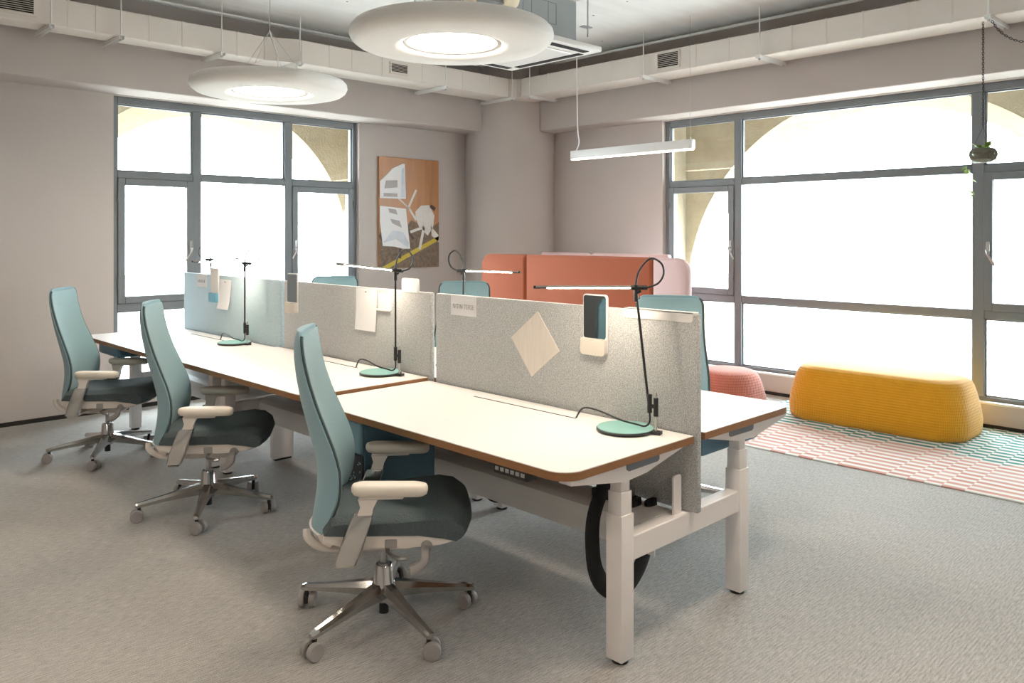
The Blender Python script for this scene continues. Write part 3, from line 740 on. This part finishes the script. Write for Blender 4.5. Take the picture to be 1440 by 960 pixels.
    lv = BM(); tube(lv, [(.02, -.09, .348), (.03, -.20, .350), (.07, -.262, .352), (.10, -.268, .352)], .009, 8, 4); link('height_lever', lv, 'chrome', t)
    # gas lift and five star base
    link('gas_lift', cyl(cyl(BM(), (0, 0, .21), (0, 0, .33), .014, n=16), (0, 0, .20), (0, 0, .235), .024, n=20), 'chrome', t)
    Cyl('lift_sleeve', 'black', t, (0, 0, .035), (0, 0, .12), .019, n=16)
    link('base_hub', lathe(BM(), [(0, .085), (.036, .085), (.047, .10), (.049, .15), (.042, .165), (.037, .222), (.032, .23), (0, .23)], 28), 'alu', t)
    for k in range(5):
        an = R(72 * k); ca, sa = math.cos(an), math.sin(an)
        def rot(p): return (p[0] * ca - p[1] * sa, p[0] * sa + p[1] * ca, p[2])
        secs = []
        for (r, z, w, h) in ((.02, .130, .036, .060), (.06, .130, .034, .056), (.14, .120, .027, .044), (.24, .106, .021, .032), (.34, .092, .017, .026), (.366, .088, .016, .024), (.376, .087, .010, .018)):
            secs.append([rot((r, y, z + zz)) for (y, zz) in ((-w * .5, h * .5), (w * .5, h * .5), (w, h * .1), (w * .85, -h * .5), (-w * .85, -h * .5), (-w, h * .1))])
        bm = BM(); loft(bm, secs); lg = link('base_leg', bm, 'alu', t)
        # caster
        cx, cy, _ = rot((.355, 0, 0)); ang = an + R(40 + 67 * k)
        c = bpy.data.objects.new('caster', None); C.objects.link(c); c.parent = t; c.location = (cx, cy, 0); c.rotation_euler = (0, 0, ang)
        for sg in (-1, 1):
            bm = BM(); ring = [(0, .009), (.027, .009), (.032, .011), (.033, .017), (.033, .030), (.030, .034), (0, .034)]
            lathe(bm, ring, 24)
            for v in bm.verts: v.co = Vector((v.co.x - .012, sg * v.co.z, v.co.y + .0335))
            link('wheel', bm, 'caster', c)
        bm = BM(); cyl(bm, (0, 0, .05), (0, 0, .082), .009, n=10); box(bm, -.025, .012, -.010, .010, .02, .055, .004, 1); link('caster_fork', bm, 'black', c)
    return t
ch0 = make_chair('')
CH = [(1.885, 2.675, -39, 85, 'teal high-back office chair at the desk with the diamond sheet screen'),
      (1.93, 4.43, -34, 55, 'teal high-back office chair at the middle desk, facing the pinned paper'),
      (1.90, 6.02, -38, 60, 'teal high-back office chair beside the plain wall at the pale blue screen'),
      (3.85, 2.68, 212, 20, 'teal office chair behind the screen with the diamond sheet, back towards the coral sofa'),
      (3.98, 4.63, 226, 50, 'teal office chair top showing behind the name card and far lamp'),
      (3.69, 6.01, 232, 35, 'teal office chair top showing before the grey window, behind the middle screen')]
chairs = [ch0] + [copy_tree(ch0) for _ in CH[1:]]
for o, (x, y, a, b, lab) in zip(chairs, CH):
    o.location = (x, y, 0); o.rotation_euler = (0, 0, R(a)); o['label'] = lab
    for k in o.children:           # the star base turns freely under the seat
        nm = k.name.split('.')[0]
        if nm in ('base_leg', 'caster'):
            mrot = Matrix.Rotation(R(b), 4, 'Z')
            if nm == 'base_leg': k.rotation_euler = (0, 0, R(b))
            else: k.location = mrot @ Vector(k.location); k.rotation_euler = (0, 0, k.rotation_euler.z + R(b))

# ------------------------------------------------------------------ desk lamps
def desk_lamp(loc, pole_dir, lean, bar, label, cable=True, mirror=1):
    """loc: base disc centre on the desktop; pole_dir: unit vector from disc centre to the pole; bar: vector of the LED bar"""
    t = thing('desk_lamp', label, 'lamp', (loc[0], loc[1], loc[2] + .0014), 0, 'slim desk lamps')
    link('base', lathe(BM(), [(0, 0), (.112, 0), (.116, .004), (.116, .010), (.112, .0125), (0, .0125)], 56), 'black', t)
    link('base_cover', lathe(BM(), [(0, .0125), (.113, .0125), (.112, .0145), (0, .0145)], 56), 'teal', t)
    d = Vector((pole_dir[0], pole_dir[1], 0)); n = Vector((-d.y, d.x, 0))
    q = d * .128
    bm = BM(); prism(bm, [tuple((d * a + n * b)[:2]) for (a, b) in ((.09, -.016), (.150, -.016), (.150, .016), (.09, .016))], 0, .012, 'z'); link('base_tab', bm, 'black', t)
    Cyl('post', 'rod', t, q + Vector((0, 0, .012)), q + Vector((0, 0, .165)), .0045, n=10)
    pb = q - d * .026
    bm = BM()
    cyl(bm, q + Vector((0, 0, .07)), q + Vector((0, 0, .142)), .0095, n=12); cyl(bm, pb + Vector((0, 0, .082)), pb + Vector((0, 0, .155)), .0095, n=12)
    cyl(bm, q + Vector((0, 0, .108)), pb + Vector((0, 0, .108)), .008, n=10)
    link('clamp', bm, 'black', t)
    top = pb + Vector((lean[0], lean[1], .575))
    Cyl('pole', 'black', t, pb + Vector((0, 0, .08)), top, .0052, n=10)
    b = Vector(bar); bl = b.length; bd = b.normalized()
    h = BM(); cyl(h, top - Vector((0, 0, .055)), top + Vector((0, 0, .012)), .009, n=12)
    hb = top - bd * .045
    cyl(h, hb, top + bd * .02, .010, .009, 12); cyl(h, top - bd * .02 - Vector((0, 0, .012)), top - Vector((0, 0, .025)), .006, n=8)
    link('head_joint', h, 'black', t)
    up = Vector((0, 0, 1)); sd = bd.cross(up).normalized()
    secs = []
    for s_ in (.02, bl): secs.append([top + bd * s_ + sd * a + up * c_ for (a, c_) in ((-.007, .001), (.007, .001), (.007, .008), (-.007, .008))])
    bm = BM(); loft(bm, secs); link('bar', bm, 'rod', t, smooth=False)
    bm = BM(); loft(bm, [[top + bd * s_ + sd * a + up * c_ for (a, c_) in ((-.0045, -.003), (.0045, -.003), (.0045, .001), (-.0045, .001))] for s_ in (.025, bl - .045)]); link('led_strip', bm, 'led', t, smooth=False)
    bm = BM(); cyl(bm, top + bd * (bl - .045) + up * .002, top + bd * (bl + .01) + up * .002, .0065, n=8); link('end_cap', bm, 'black', t)
    # loose loop of cable above the joint
    lw = [top + up * .01, top + up * .06 - bd * .010, top + up * .105 - bd * .040, top + up * .118 - bd * .070, top + up * .095 - bd * .105, top + up * .055 - bd * .112, top + up * .018 - bd * .090, top + up * .0 - bd * .045]
    Tube('cable_loop', 'black', t, lw, .0042, 8, 6)
    if cable:
        e = cable
        pts = [pb + Vector((0, 0, .085)), pb + Vector((0, 0, .045)), pb - d * .02 + Vector((0, 0, .026)), -d * .0 + pb * .45 + Vector((0, 0, .030)), Vector((0, 0, .040)) - d * .02 + n * .03 * 0, Vector((e[0] * .55, e[1] * .55, .055)), Vector((e[0] * .85, e[1] * .85, .050)), Vector((e[0], e[1], .003))]
        Tube('power_cable', 'black', t, pts, .0038, 8, 6)
    return t
desk_lamp((2.590, 2.005, .760), (.30, -.954), (0, .068), (-.285, .285, 0), 'desk lamp with round teal base, lit bar crossing in front of the coral sofa', (.02, .28))
desk_lamp((2.585, 3.70, .778), (.30, -.954), (0, .0), (-.13, .37, .028), 'desk lamp with round teal base beside the pinned paper on the middle desk', (.025, .28))
desk_lamp((2.585, 5.50, .770), (.30, -.954), (0, -.0), (-.24, .30, .01), 'desk lamp with round teal base at the pale blue screen', (.025, .28))
desk_lamp((3.115, 3.69, .762), (-.25, -.968), (0, -.01), (.075, -.385, 0), 'far side desk lamp with its bar pointing towards the coral panel', None)
desk_lamp((2.93, 6.72, .765), (-.25, -.968), (0, 0), (.25, .03, 0), 'far side desk lamp with its thin loop against the bright window', None)

# ------------------------------------------------------------------ things on the screens
def hang(name, label, cat, y, z): return thing(name, label, cat, (SX0, y, z))
def letters(txt, parent, size, loc, m='ink'):
    cu = bpy.data.curves.new('lettering', 'FONT'); cu.body = txt; cu.size = size; cu.align_x = 'CENTER'; cu.align_y = 'CENTER'; cu.extrude = .0003; cu.offset = -.0008; cu.space_character = 1.08
    to = bpy.data.objects.new('lettering', cu); C.objects.link(to)
    dg = bpy.context.evaluated_depsgraph_get(); me = bpy.data.meshes.new_from_object(to.evaluated_get(dg)); bpy.data.objects.remove(to)
    me.materials.clear(); me.materials.append(M[m])
    o = bpy.data.objects.new('lettering', me); C.objects.link(o); o.parent = parent; o.location = loc
    o.rotation_euler = (R(90), 0, R(-90)); return o
nc = hang('name_card', 'white paper name card pinned on the grey screen beside the diamond sheet', 'card', 3.155, 1.18)
Box('card', 'paper', nc, -.0025, -.0005, -.10, .10, -.050, .052)
L = letters('NITIN TERSE', nc, .036, (-.0032, 0, -.004)); L.scale = (.78, 1, 1)
nc2 = hang('name_card', 'small white paper card at the top of the pale blue screen', 'card', 6.375, 1.18)
Box('card', 'paper', nc2, -.0025, -.0005, -.10, .10, -.050, .052)
bm = BM()
for i, w in enumerate((.012, .010, .016, .011, .014, .012)): box(bm, -.0032, -.0025, .065 - i * .023 - w, .065 - i * .023, -.014, .012 if i % 2 else .006)
link('smudged_print', bm, 'greyp', nc2, smooth=False)
ds = hang('diamond_sheet', 'pale wood-grain square sheet pinned as a diamond on the grey screen', 'sheet', 2.64, 1.035)
bm = BM()
prism(bm, [(-.020, .156), (.158, .018), (.020, -.156), (-.158, -.018)], -.004, -.0005, 'x'); o_ = link('sheet', bm, 'bamboo', ds, smooth=False)
def holder(y, label, lower, pocket):
    h = hang('phone_holder', label, 'holder', y, 1.155)
    bm = BM(); prism(bm, rrect(-.068, .068, -.13, .135, .016, 5), -.010, -.001, 'x'); back = link('back_plate', bm, 'white', h)
    bm = BM(); prism(bm, rrect(-.062, .062, -.058, .129, .012, 5), -.0125, -.0102, 'x'); link('mirror', bm, pocket, h)
    bm = BM(); prism(bm, rrect(-.068, .068, -.13, -.060, (.016, .016, 0, 0), 5), -.030, -.0102, 'x'); link('pocket', bm, lower, h)
    Box('hook', 'white', h, -.010, .034, -.03, .03, .0815, .0875, .001, 1)
    return h
holder(2.266, 'white phone holder with dark mirror hooked on the grey screen', 'padw', 'mirror')
holder(4.907, 'white phone holder with grey back on the middle screen edge', 'padw', 'greyplate')
holder(6.118, 'pale holder with a blue pocket on the pale blue screen', 'bluetab', 'plastic')
sh = hang('clip_rail', 'white clip-on rail folded over the top end of the grey screen', 'rail', 1.94, 1.236)
bm = BM(); prism(bm, rrect(-.17, .17, -.034, .006, (.012, .012, 0, 0), 4), -.006, -.001, 'x'); link('front_lip', bm, 'white', sh)
Box('top_plate', 'white', sh, -.006, .036, -.17, .17, .001, .006, .001, 1); Box('back_lip', 'white', sh, .031, .036, -.17, .17, -.03, .001, .001, 1)
def paper(y, z, w, h, label, curl=.012):
    p = hang('paper_sheet', label, 'paper', y, z)
    secs = []
    for i in range(7):
        v = i / 6; x = -.002 - curl * v ** 2
        secs.append([(x, -w / 2 - .004 * v, h / 2 - h * v), (x - .0005, w / 2 - .004 * v, h / 2 - h * v), (x - .0012, w / 2 - .004 * v, h / 2 - h * v), (x - .0007, -w / 2 - .004 * v, h / 2 - h * v)])
    bm = BM(); loft(bm, secs); link('sheet', bm, 'paper', p)
    Cyl('pin', 'greyp', p, (-.001, 0, h / 2 - .02), (-.010, 0, h / 2 - .02), .005, n=10)
paper(4.04, 1.105, .215, .25, 'tall white paper sheet pinned on the middle screen')
paper(5.935, 1.095, .19, .225, 'white paper sheet pinned beside the blue pocket holder', .03)
tr = hang('paper_pocket', 'white plastic pocket on the middle screen behind the lamp bar', 'holder', 3.85, 1.165)
Box('back_plate', 'white', tr, -.004, -.001, -.065, .065, -.05, .045, .001, 1); Box('pocket_lip', 'white', tr, -.022, -.004, -.065, .065, -.056, -.045, .002, 1)
tc_ = hang('screen_clip', 'white rounded tab rising above the middle screen next to the lamp pole', 'clip', 3.61, 1.236)
bm = BM(); prism(bm, rrect(-.07, .07, -.004, .066, (0, 0, .014, .014), 5), -.008, .010, 'x')
link('tab', bm, 'white', tc_)
Box('tab_lip', 'white', tc_, -.008, -.001, -.07, .07, -.012, -.003, .001, 1)
for o in (tc_,): o.location.z += .0045

# ------------------------------------------------------------------ under the desks
def part_empty(name, parent, loc, label=None):
    o = bpy.data.objects.new(name, None); C.objects.link(o); o.parent = parent; o.location = Vector(loc) - parent.location
    if label: o['label'] = label
    return o
cdy = part_empty('hanging_caddy', near[0], (2.20, 3.12, .38), 'blue steel caddy with perforated lower front')
Box('body', 'blue', cdy, -.19, .21, -.12, .135, 0, .349, .006, 1)
Box('drawer_front', 'bluel', cdy, -.215, -.19, -.122, .137, .20, .345, .012, 3)
lf = Box('perforated_front', 'navy', cdy, -.20, -.19, -.118, .133, .01, .19, .003, 1)
bm = BM(); rr = random.Random(3)
for i in range(90):
    y, z = rr.uniform(-.105, .12), rr.uniform(.018, .182); box(bm, -.2012, -.2, y - .0028, y + .0028, z - .0028, z + .0028)
link('perforation', bm, 'bluel', cdy, smooth=False)['kind'] = 'stuff'
def tray_drawer(par, x, y, z, label, w=.17, d=.24, hs=1.0):
    t = part_empty('tray_drawer', par, (x, y, z), label)
    secs = [[(a, b, zz) for (a, b) in rrect(-w * k, w * k, -d * k, d * k, .03, 5)] for (zz, k) in ((0, .95), (.012, 1), (.10, 1))]
    bm = BM(); loft(bm, secs); link('tray', bm, 'blue', t)
    Box('mounting_rail', 'greyplate', t, -w * .8, -w * .8 + .02, -d * .95, d * .95, .10, .109); Box('mounting_rail', 'greyplate', t, w * .8 - .02, w * .8, -d * .95, d * .95, .10, .109)
    t.scale = (1, 1, hs)
    Box('finger_pull', 'bluel', t, -.06, .06, -d - .006, -d, .05, .07, .002, 1)
tray_drawer(fard[0], 3.19, 2.06, .608, 'blue tray drawer', .25, .185, 1.1)
tray_drawer(near[2], 2.19, 6.40, .653, 'blue tray drawer', .17, .22, .78)
def sleeve(par, label, pts, r=.026):
    Tube('cable_sleeve', 'sleeve', par, [Vector(p) - par.location for p in pts], r, 10, 6, .55, (0, 1, 0))['label'] = label
sleeve(near[0], 'black fabric cable sleeve', [(2.43, 1.93, .725), (2.40, 1.94, .64), (2.33, 1.95, .50), (2.32, 1.95, .38), (2.345, 1.95, .27), (2.42, 1.95, .19), (2.52, 1.95, .165), (2.61, 1.95, .22), (2.67, 1.95, .32), (2.69, 1.95, .40), (2.685, 1.95, .47)], .036)
sleeve(fard[0], 'black fabric cable sleeve', [(2.84, 3.08, .70), (2.82, 3.09, .45), (2.825, 3.1, .28), (2.87, 3.1, .185), (2.94, 3.1, .165), (3.00, 3.1, .20), (3.03, 3.1, .30), (3.03, 3.1, .50), (3.03, 3.1, .73)], .032)
pw = thing('power_strip', 'black power strip with plugs lying in the cable tray', 'power strip', (2.625, 2.08, .4525))
Box('strip_body', 'black', pw, -.03, .03, -.11, .11, 0, .035, .006, 2)
for y in (-.07, -.01, .05): Box('plug', 'chrome' if y < 0 else 'plastic', pw, -.022, .018, y - .016, y + .016, .035, .07, .004, 1)

# ------------------------------------------------------------------ sofas, poufs, rug
def panel_outline(y0, y1, z0, z1, rl, rr_): return rrect(y0, y1, z0, z1, (.03, .03, rr_, rl), 8)
so = thing('highback_sofa', 'coral high-back sofa with its back panels turned to the desks', 'sofa', (5.55, 4.8, 0))
def panel(parent, m, nm, x0, x1, y0, y1, z1, rl, rr_):
    ol = panel_outline(y0, y1, .12, z1, rl, rr_); cy, cz = (y0 + y1) / 2, (.12 + z1) / 2
    secs = []
    for (x, k) in ((x0, -.018), (x0 + .012, -.004), (x0 + .03, 0), (x1 - .03, 0), (x1 - .012, -.004), (x1, -.018)):
        secs.append([(x, y + (k if y > cy else -k), z + (k if z > cz else -k)) for (y, z) in ol])
    return link(nm, loft(BM(), secs), m, parent)
panel(so, 'coral', 'back_panel', -.15, -.07, .575, 1.20, 1.365, .03, .13)
panel(so, 'coral', 'back_panel', -.15, -.07, -.885, .565, 1.365, .02, .02)
panel(so, 'pink', 'end_panel', -.15, -.07, -1.23, -.895, 1.362, .11, .02)['label'] = 'pale pink upholstered end panel'
Box('seat_cushion', 'coral', so, -.07, .40, -.88, .56, .30, .46, .05, 4)
Box('seat_base', 'coral', so, -.07, .38, -.88, .56, .10, .30, .02, 2)
for (x, y) in ((-.11, -1.1), (-.11, 1.1), (.33, -.8), (.33, .5)): Cyl('leg', 'black', so, (x, y, 0), (x, y, .13), .02, n=12)
s2 = thing('highback_sofa', 'glare-paled pink high-back sofa standing behind the coral one by the column', 'sofa', (6.6, 5.5, 0))  # pale pink takes window glare into the upholstery colour
panel(s2, 'pink', 'back_panel', .12, .20, -.83, .20, 1.352, .02, .06); panel(s2, 'pink', 'back_panel', .12, .20, .21, .93, 1.352, .06, .02)
Box('seat_cushion', 'pink', s2, -.30, .12, -.80, .90, .30, .46, .05, 4); Box('seat_base', 'pink', s2, -.28, .12, -.80, .90, .10, .30, .02, 2)
for (x, y) in ((-.22, -.75), (-.22, .85), (.16, -.75), (.16, .85)): Cyl('leg', 'black', s2, (x, y, 0), (x, y, .13), .02, n=12)
def pouf(label, m, x, y, lx, ly, h, r, z0=.0):
    t = thing('pouf', label, 'pouf', (x, y, z0), 0, 'quilted poufs')
    secs = []
    for (z, k) in ((0, .93), (.015, .97), (.05, .99), (.12, 1.0), (.22, .965), (.32, .91), (.38, .865), (.41, .83), (.428, .78), (.438, .70), (.443, .55), (.445, .3)):
        z = z / .445 * h; dx = lx * (1 - k) if k > .7 else lx * (1 - k); d_ = .36 * (1 - k)
        x1, y1 = max(lx - d_, .06), max(ly - d_, .06)
        secs.append([(a, b, z) for (a, b) in rrect(-x1, x1, -y1, y1, min(r, x1 * .95, y1 * .95), 8)])
    body = link('body', loft(BM(), secs), m, t)
    return t, secs
pouf('long yellow quilted pouf on the patterned rug under the window', 'yellow', 6.74, 2.60, .345, .70, .445, .20, .0108)
pouf('coral quilted pouf beside the sofa at the rug edge', 'coralq', 5.99, 3.575, .30, .305, .42, .22, .0108)
rg = tag(Box('rug', 'rug', None, -.93, .93, -1.78, 1.78, 0, .010, .003, 1), 'flat woven rug of coral and sea green bars under the poufs', 'rug')
rg.location = (6.27, 1.80, .0005)

# ------------------------------------------------------------------ poster board on the left wall
pb = thing('wall_poster', 'framed plywood-toned poster of white chair pieces with two pale flat shapes', 'poster', (5.626, LY, 1.80))
yy = -.03
Box('board', 'ply', pb, -.428, .428, yy, -.001, -.63, .63, .003, 1)
def flat(nm, m, pts, d): link(nm, prism(BM(), pts, yy - d, yy - d + .0012, 'y'), m, pb, smooth=False)
flat('debris_print', 'debris', [(-.428, -.63), (.428, -.63), (.428, -.10), (.30, -.17), (.12, -.12), (.02, -.08), (-.05, -.16), (-.428, -.22)], .0012)
flat('strap_print', 'yellowp', [(-.415, -.625), (-.29, -.625), (.427, -.315), (.427, -.262)], .0024)
flat('chair_print', 'whitep', [(.08, .02), (.16, .09), (.28, .10), (.36, -.02), (.34, -.16), (.26, -.26), (.14, -.17), (.08, -.05)], .0024)
flat('chair_print', 'whitep', [(.30, -.14), (.428, -.26), (.428, -.34), (.32, -.26)], .0024)
def stick(a, b, w, m='whitep', d=.0036):
    v = Vector((b[0] - a[0], b[1] - a[1])).normalized(); n = Vector((-v.y, v.x)) * w
    flat('chair_leg_print', m, [(a[0] + n.x, a[1] + n.y), (b[0] + n.x, b[1] + n.y), (b[0] - n.x, b[1] - n.y), (a[0] - n.x, a[1] - n.y)], d)
stick((-.03, .05), (.09, .27), .014); stick((-.02, .06), (.09, -.08), .014); stick((-.02, .06), (-.21, .20), .010); stick((.20, -.17), (.14, -.42), .018); stick((.20, -.16), (0, -.22), .016); stick((.21, -.02), (.21, -.2), .022)
stick((.30, .09), (.37, .05), .022, 'darkp'); stick((-.03, -.20), (.05, -.30), .018, 'darkp'); stick((-.14, -.40), (-.14, -.52), .015, 'darkp'); stick((-.42, -.25), (-.36, -.32), .02, 'darkp')
def sheet(nm, outer, marks):  # pale outline with grey and blue patches, laid flat on the board
    o = link(nm, prism(BM(), outer, yy - .0062, yy - .005, 'y'), 'paper', pb, smooth=False)
    for pts, m in marks: link('shape_patch', prism(BM(), pts, yy - .0074, yy - .0062, 'y'), m, o, smooth=False)
sheet('pale_shape', [(-.42, .16), (-.06, .16), (-.075, .56), (-.10, .565), (-.25, .50), (-.36, .40), (-.42, .35)],
      [([(-.36, .27), (-.18, .29), (-.18, .37), (-.34, .36)], 'greyp'), ([(-.37, .18), (-.18, .18), (-.18, .22), (-.37, .22)], 'greyp'), ([(-.13, .18), (-.075, .18), (-.085, .52), (-.12, .50)], 'bluep')])
sheet('pale_shape', [(-.42, .075), (-.06, .05), (0, -.41), (-.10, -.41), (-.22, -.385), (-.38, -.375), (-.42, -.1)],
      [([(-.31, .05), (-.20, .035), (-.18, -.02), (-.29, .0)], 'greyp'), ([(-.28, -.07), (-.15, -.09), (-.12, -.17), (-.25, -.12)], 'greyp'), ([(-.24, -.20), (-.10, -.22), (-.02, -.34), (-.03, -.40), (-.20, -.30), (-.38, -.34), (-.30, -.26)], 'bluep')])

# ------------------------------------------------------------------ hanging glass planter
gp = thing('hanging_planter', 'small glass bowl planter hung on a chain before the window with trailing leaves', 'planter', (6.45, 1.775, 2.06))
bm = lathe(BM(), [(0, 0), (.055, .002), (.085, .022), (.098, .06), (.092, .095), (.075, .12), (.071, .118), (.088, .093), (.094, .06), (.081, .025), (.052, .007), (0, .005)], 32); link('glass_bowl', bm, 'glass', gp)
link('soil', lathe(BM(), [(0, .009), (.05, .011), (.080, .028), (.0925, .060), (.088, .088), (.072, .108), (.03, .116), (0, .112)], 28), 'soil', gp)
def leaf(parent, p, d, l, w, droop):
    p = Vector(p); d = Vector(d).normalized(); s_ = d.cross(Vector((0, 0, 1))); s_ = s_.normalized() if s_.length > .01 else Vector((1, 0, 0))
    bm = BM(); rows = []
    for i in range(6):
        t_ = i / 5; c_ = p + d * l * t_ - Vector((0, 0, droop * t_ * t_)); ww = w * math.sin(PI * min(1, t_ * .92 + .06)) ** .8
        rows.append([bm.verts.new(c_ - s_ * ww + Vector((0, 0, .15 * ww))), bm.verts.new(c_), bm.verts.new(c_ + s_ * ww + Vector((0, 0, .15 * ww)))])
    for a, b in zip(rows, rows[1:]):
        for j in range(2): bm.faces.new((a[j], a[j + 1], b[j + 1], b[j]))
    return link('leaf', bm, 'leaf', parent)
rl = random.Random(5)
for i in range(14):
    a = rl.uniform(0, 6.28); leaf(gp, (.03 * math.cos(a), .03 * math.sin(a), .112), (math.cos(a), math.sin(a), rl.uniform(.3, 1.2)), rl.uniform(.06, .11), .020, .03)
Tube('stem', 'leaf', gp, [(-.02, .03, .08), (-.05, .075, .10), (-.06, .09, .03), (-.055, .088, -.10), (-.05, .085, -.22)], .0022, 6, 5)
for (z, a, l) in ((-.02, 2.5, .035), (-.04, .4, .04), (-.055, -1.2, .03), (-.10, -.9, .05), (-.17, 2.0, .04), (-.19, -.6, .045), (-.215, -1.8, .04)):
    leaf(gp, (-.055, .087, z), (math.cos(a), math.sin(a), -.25), l * 1.3, .021, .02)
def chain(parent, pts, name, r=.0032):
    path = smooth_path(pts, 10); bm = BM(); acc = 0; k = 0; last = path[0]
    step = .018; dist = 0
    samples = [path[0]]
    for a, b in zip(path, path[1:]):
        seg = (b - a).length; s0 = step - dist
        while s0 <= seg: samples.append(a + (b - a) * (s0 / seg)); s0 += step
        dist = (dist + seg) % step
    for i, (a, b) in enumerate(zip(samples, samples[1:])):
        d = (b - a).normalized(); u, v = frame_axes(d); w = u if i % 2 else v; m_ = (a + b) / 2
        loop = [m_ + d * .0125 * math.cos(t_) + w * .0065 * math.sin(t_) for t_ in [2 * PI * j / 8 for j in range(8)]]
        rings = []
        for j, p in enumerate(loop):
            tn = (loop[(j + 1) % 8] - loop[j - 1]).normalized(); n_ = tn.cross(d.cross(w)).normalized(); bn = d.cross(w).normalized()
            rings.append([bm.verts.new(p + .0022 * (math.cos(2 * PI * q / 4) * n_ + math.sin(2 * PI * q / 4) * bn)) for q in range(4)])
        for j in range(8):
            A, B = rings[j], rings[(j + 1) % 8]
            for q in range(4): bm.faces.new((A[q], A[(q + 1) % 4], B[(q + 1) % 4], B[q]))
    o = link(name, bm, 'chain', parent); return o
chain(gp, [(0, 0, .26), (0, 0, .7), (0, 0, 1.03)], 'chain')
for a in (0, 2.1, 4.2): Cyl('bowl_wire', 'chain', gp, (.07 * math.cos(a), .07 * math.sin(a), .104), (0, 0, .265), .0012, n=5)
g2 = chain(None, [(6.45, 1.72, 3.075), (6.45, 1.66, 2.98), (6.45, 1.55, 2.90), (6.45, 1.45, 2.90), (6.45, 1.35, 2.95), (6.45, 1.25, 3.06), (6.45, 1.22, 3.075)], 'hanging_chain')
tag(g2, 'dark chain swagged below the duct beside the glass planter', 'chain')
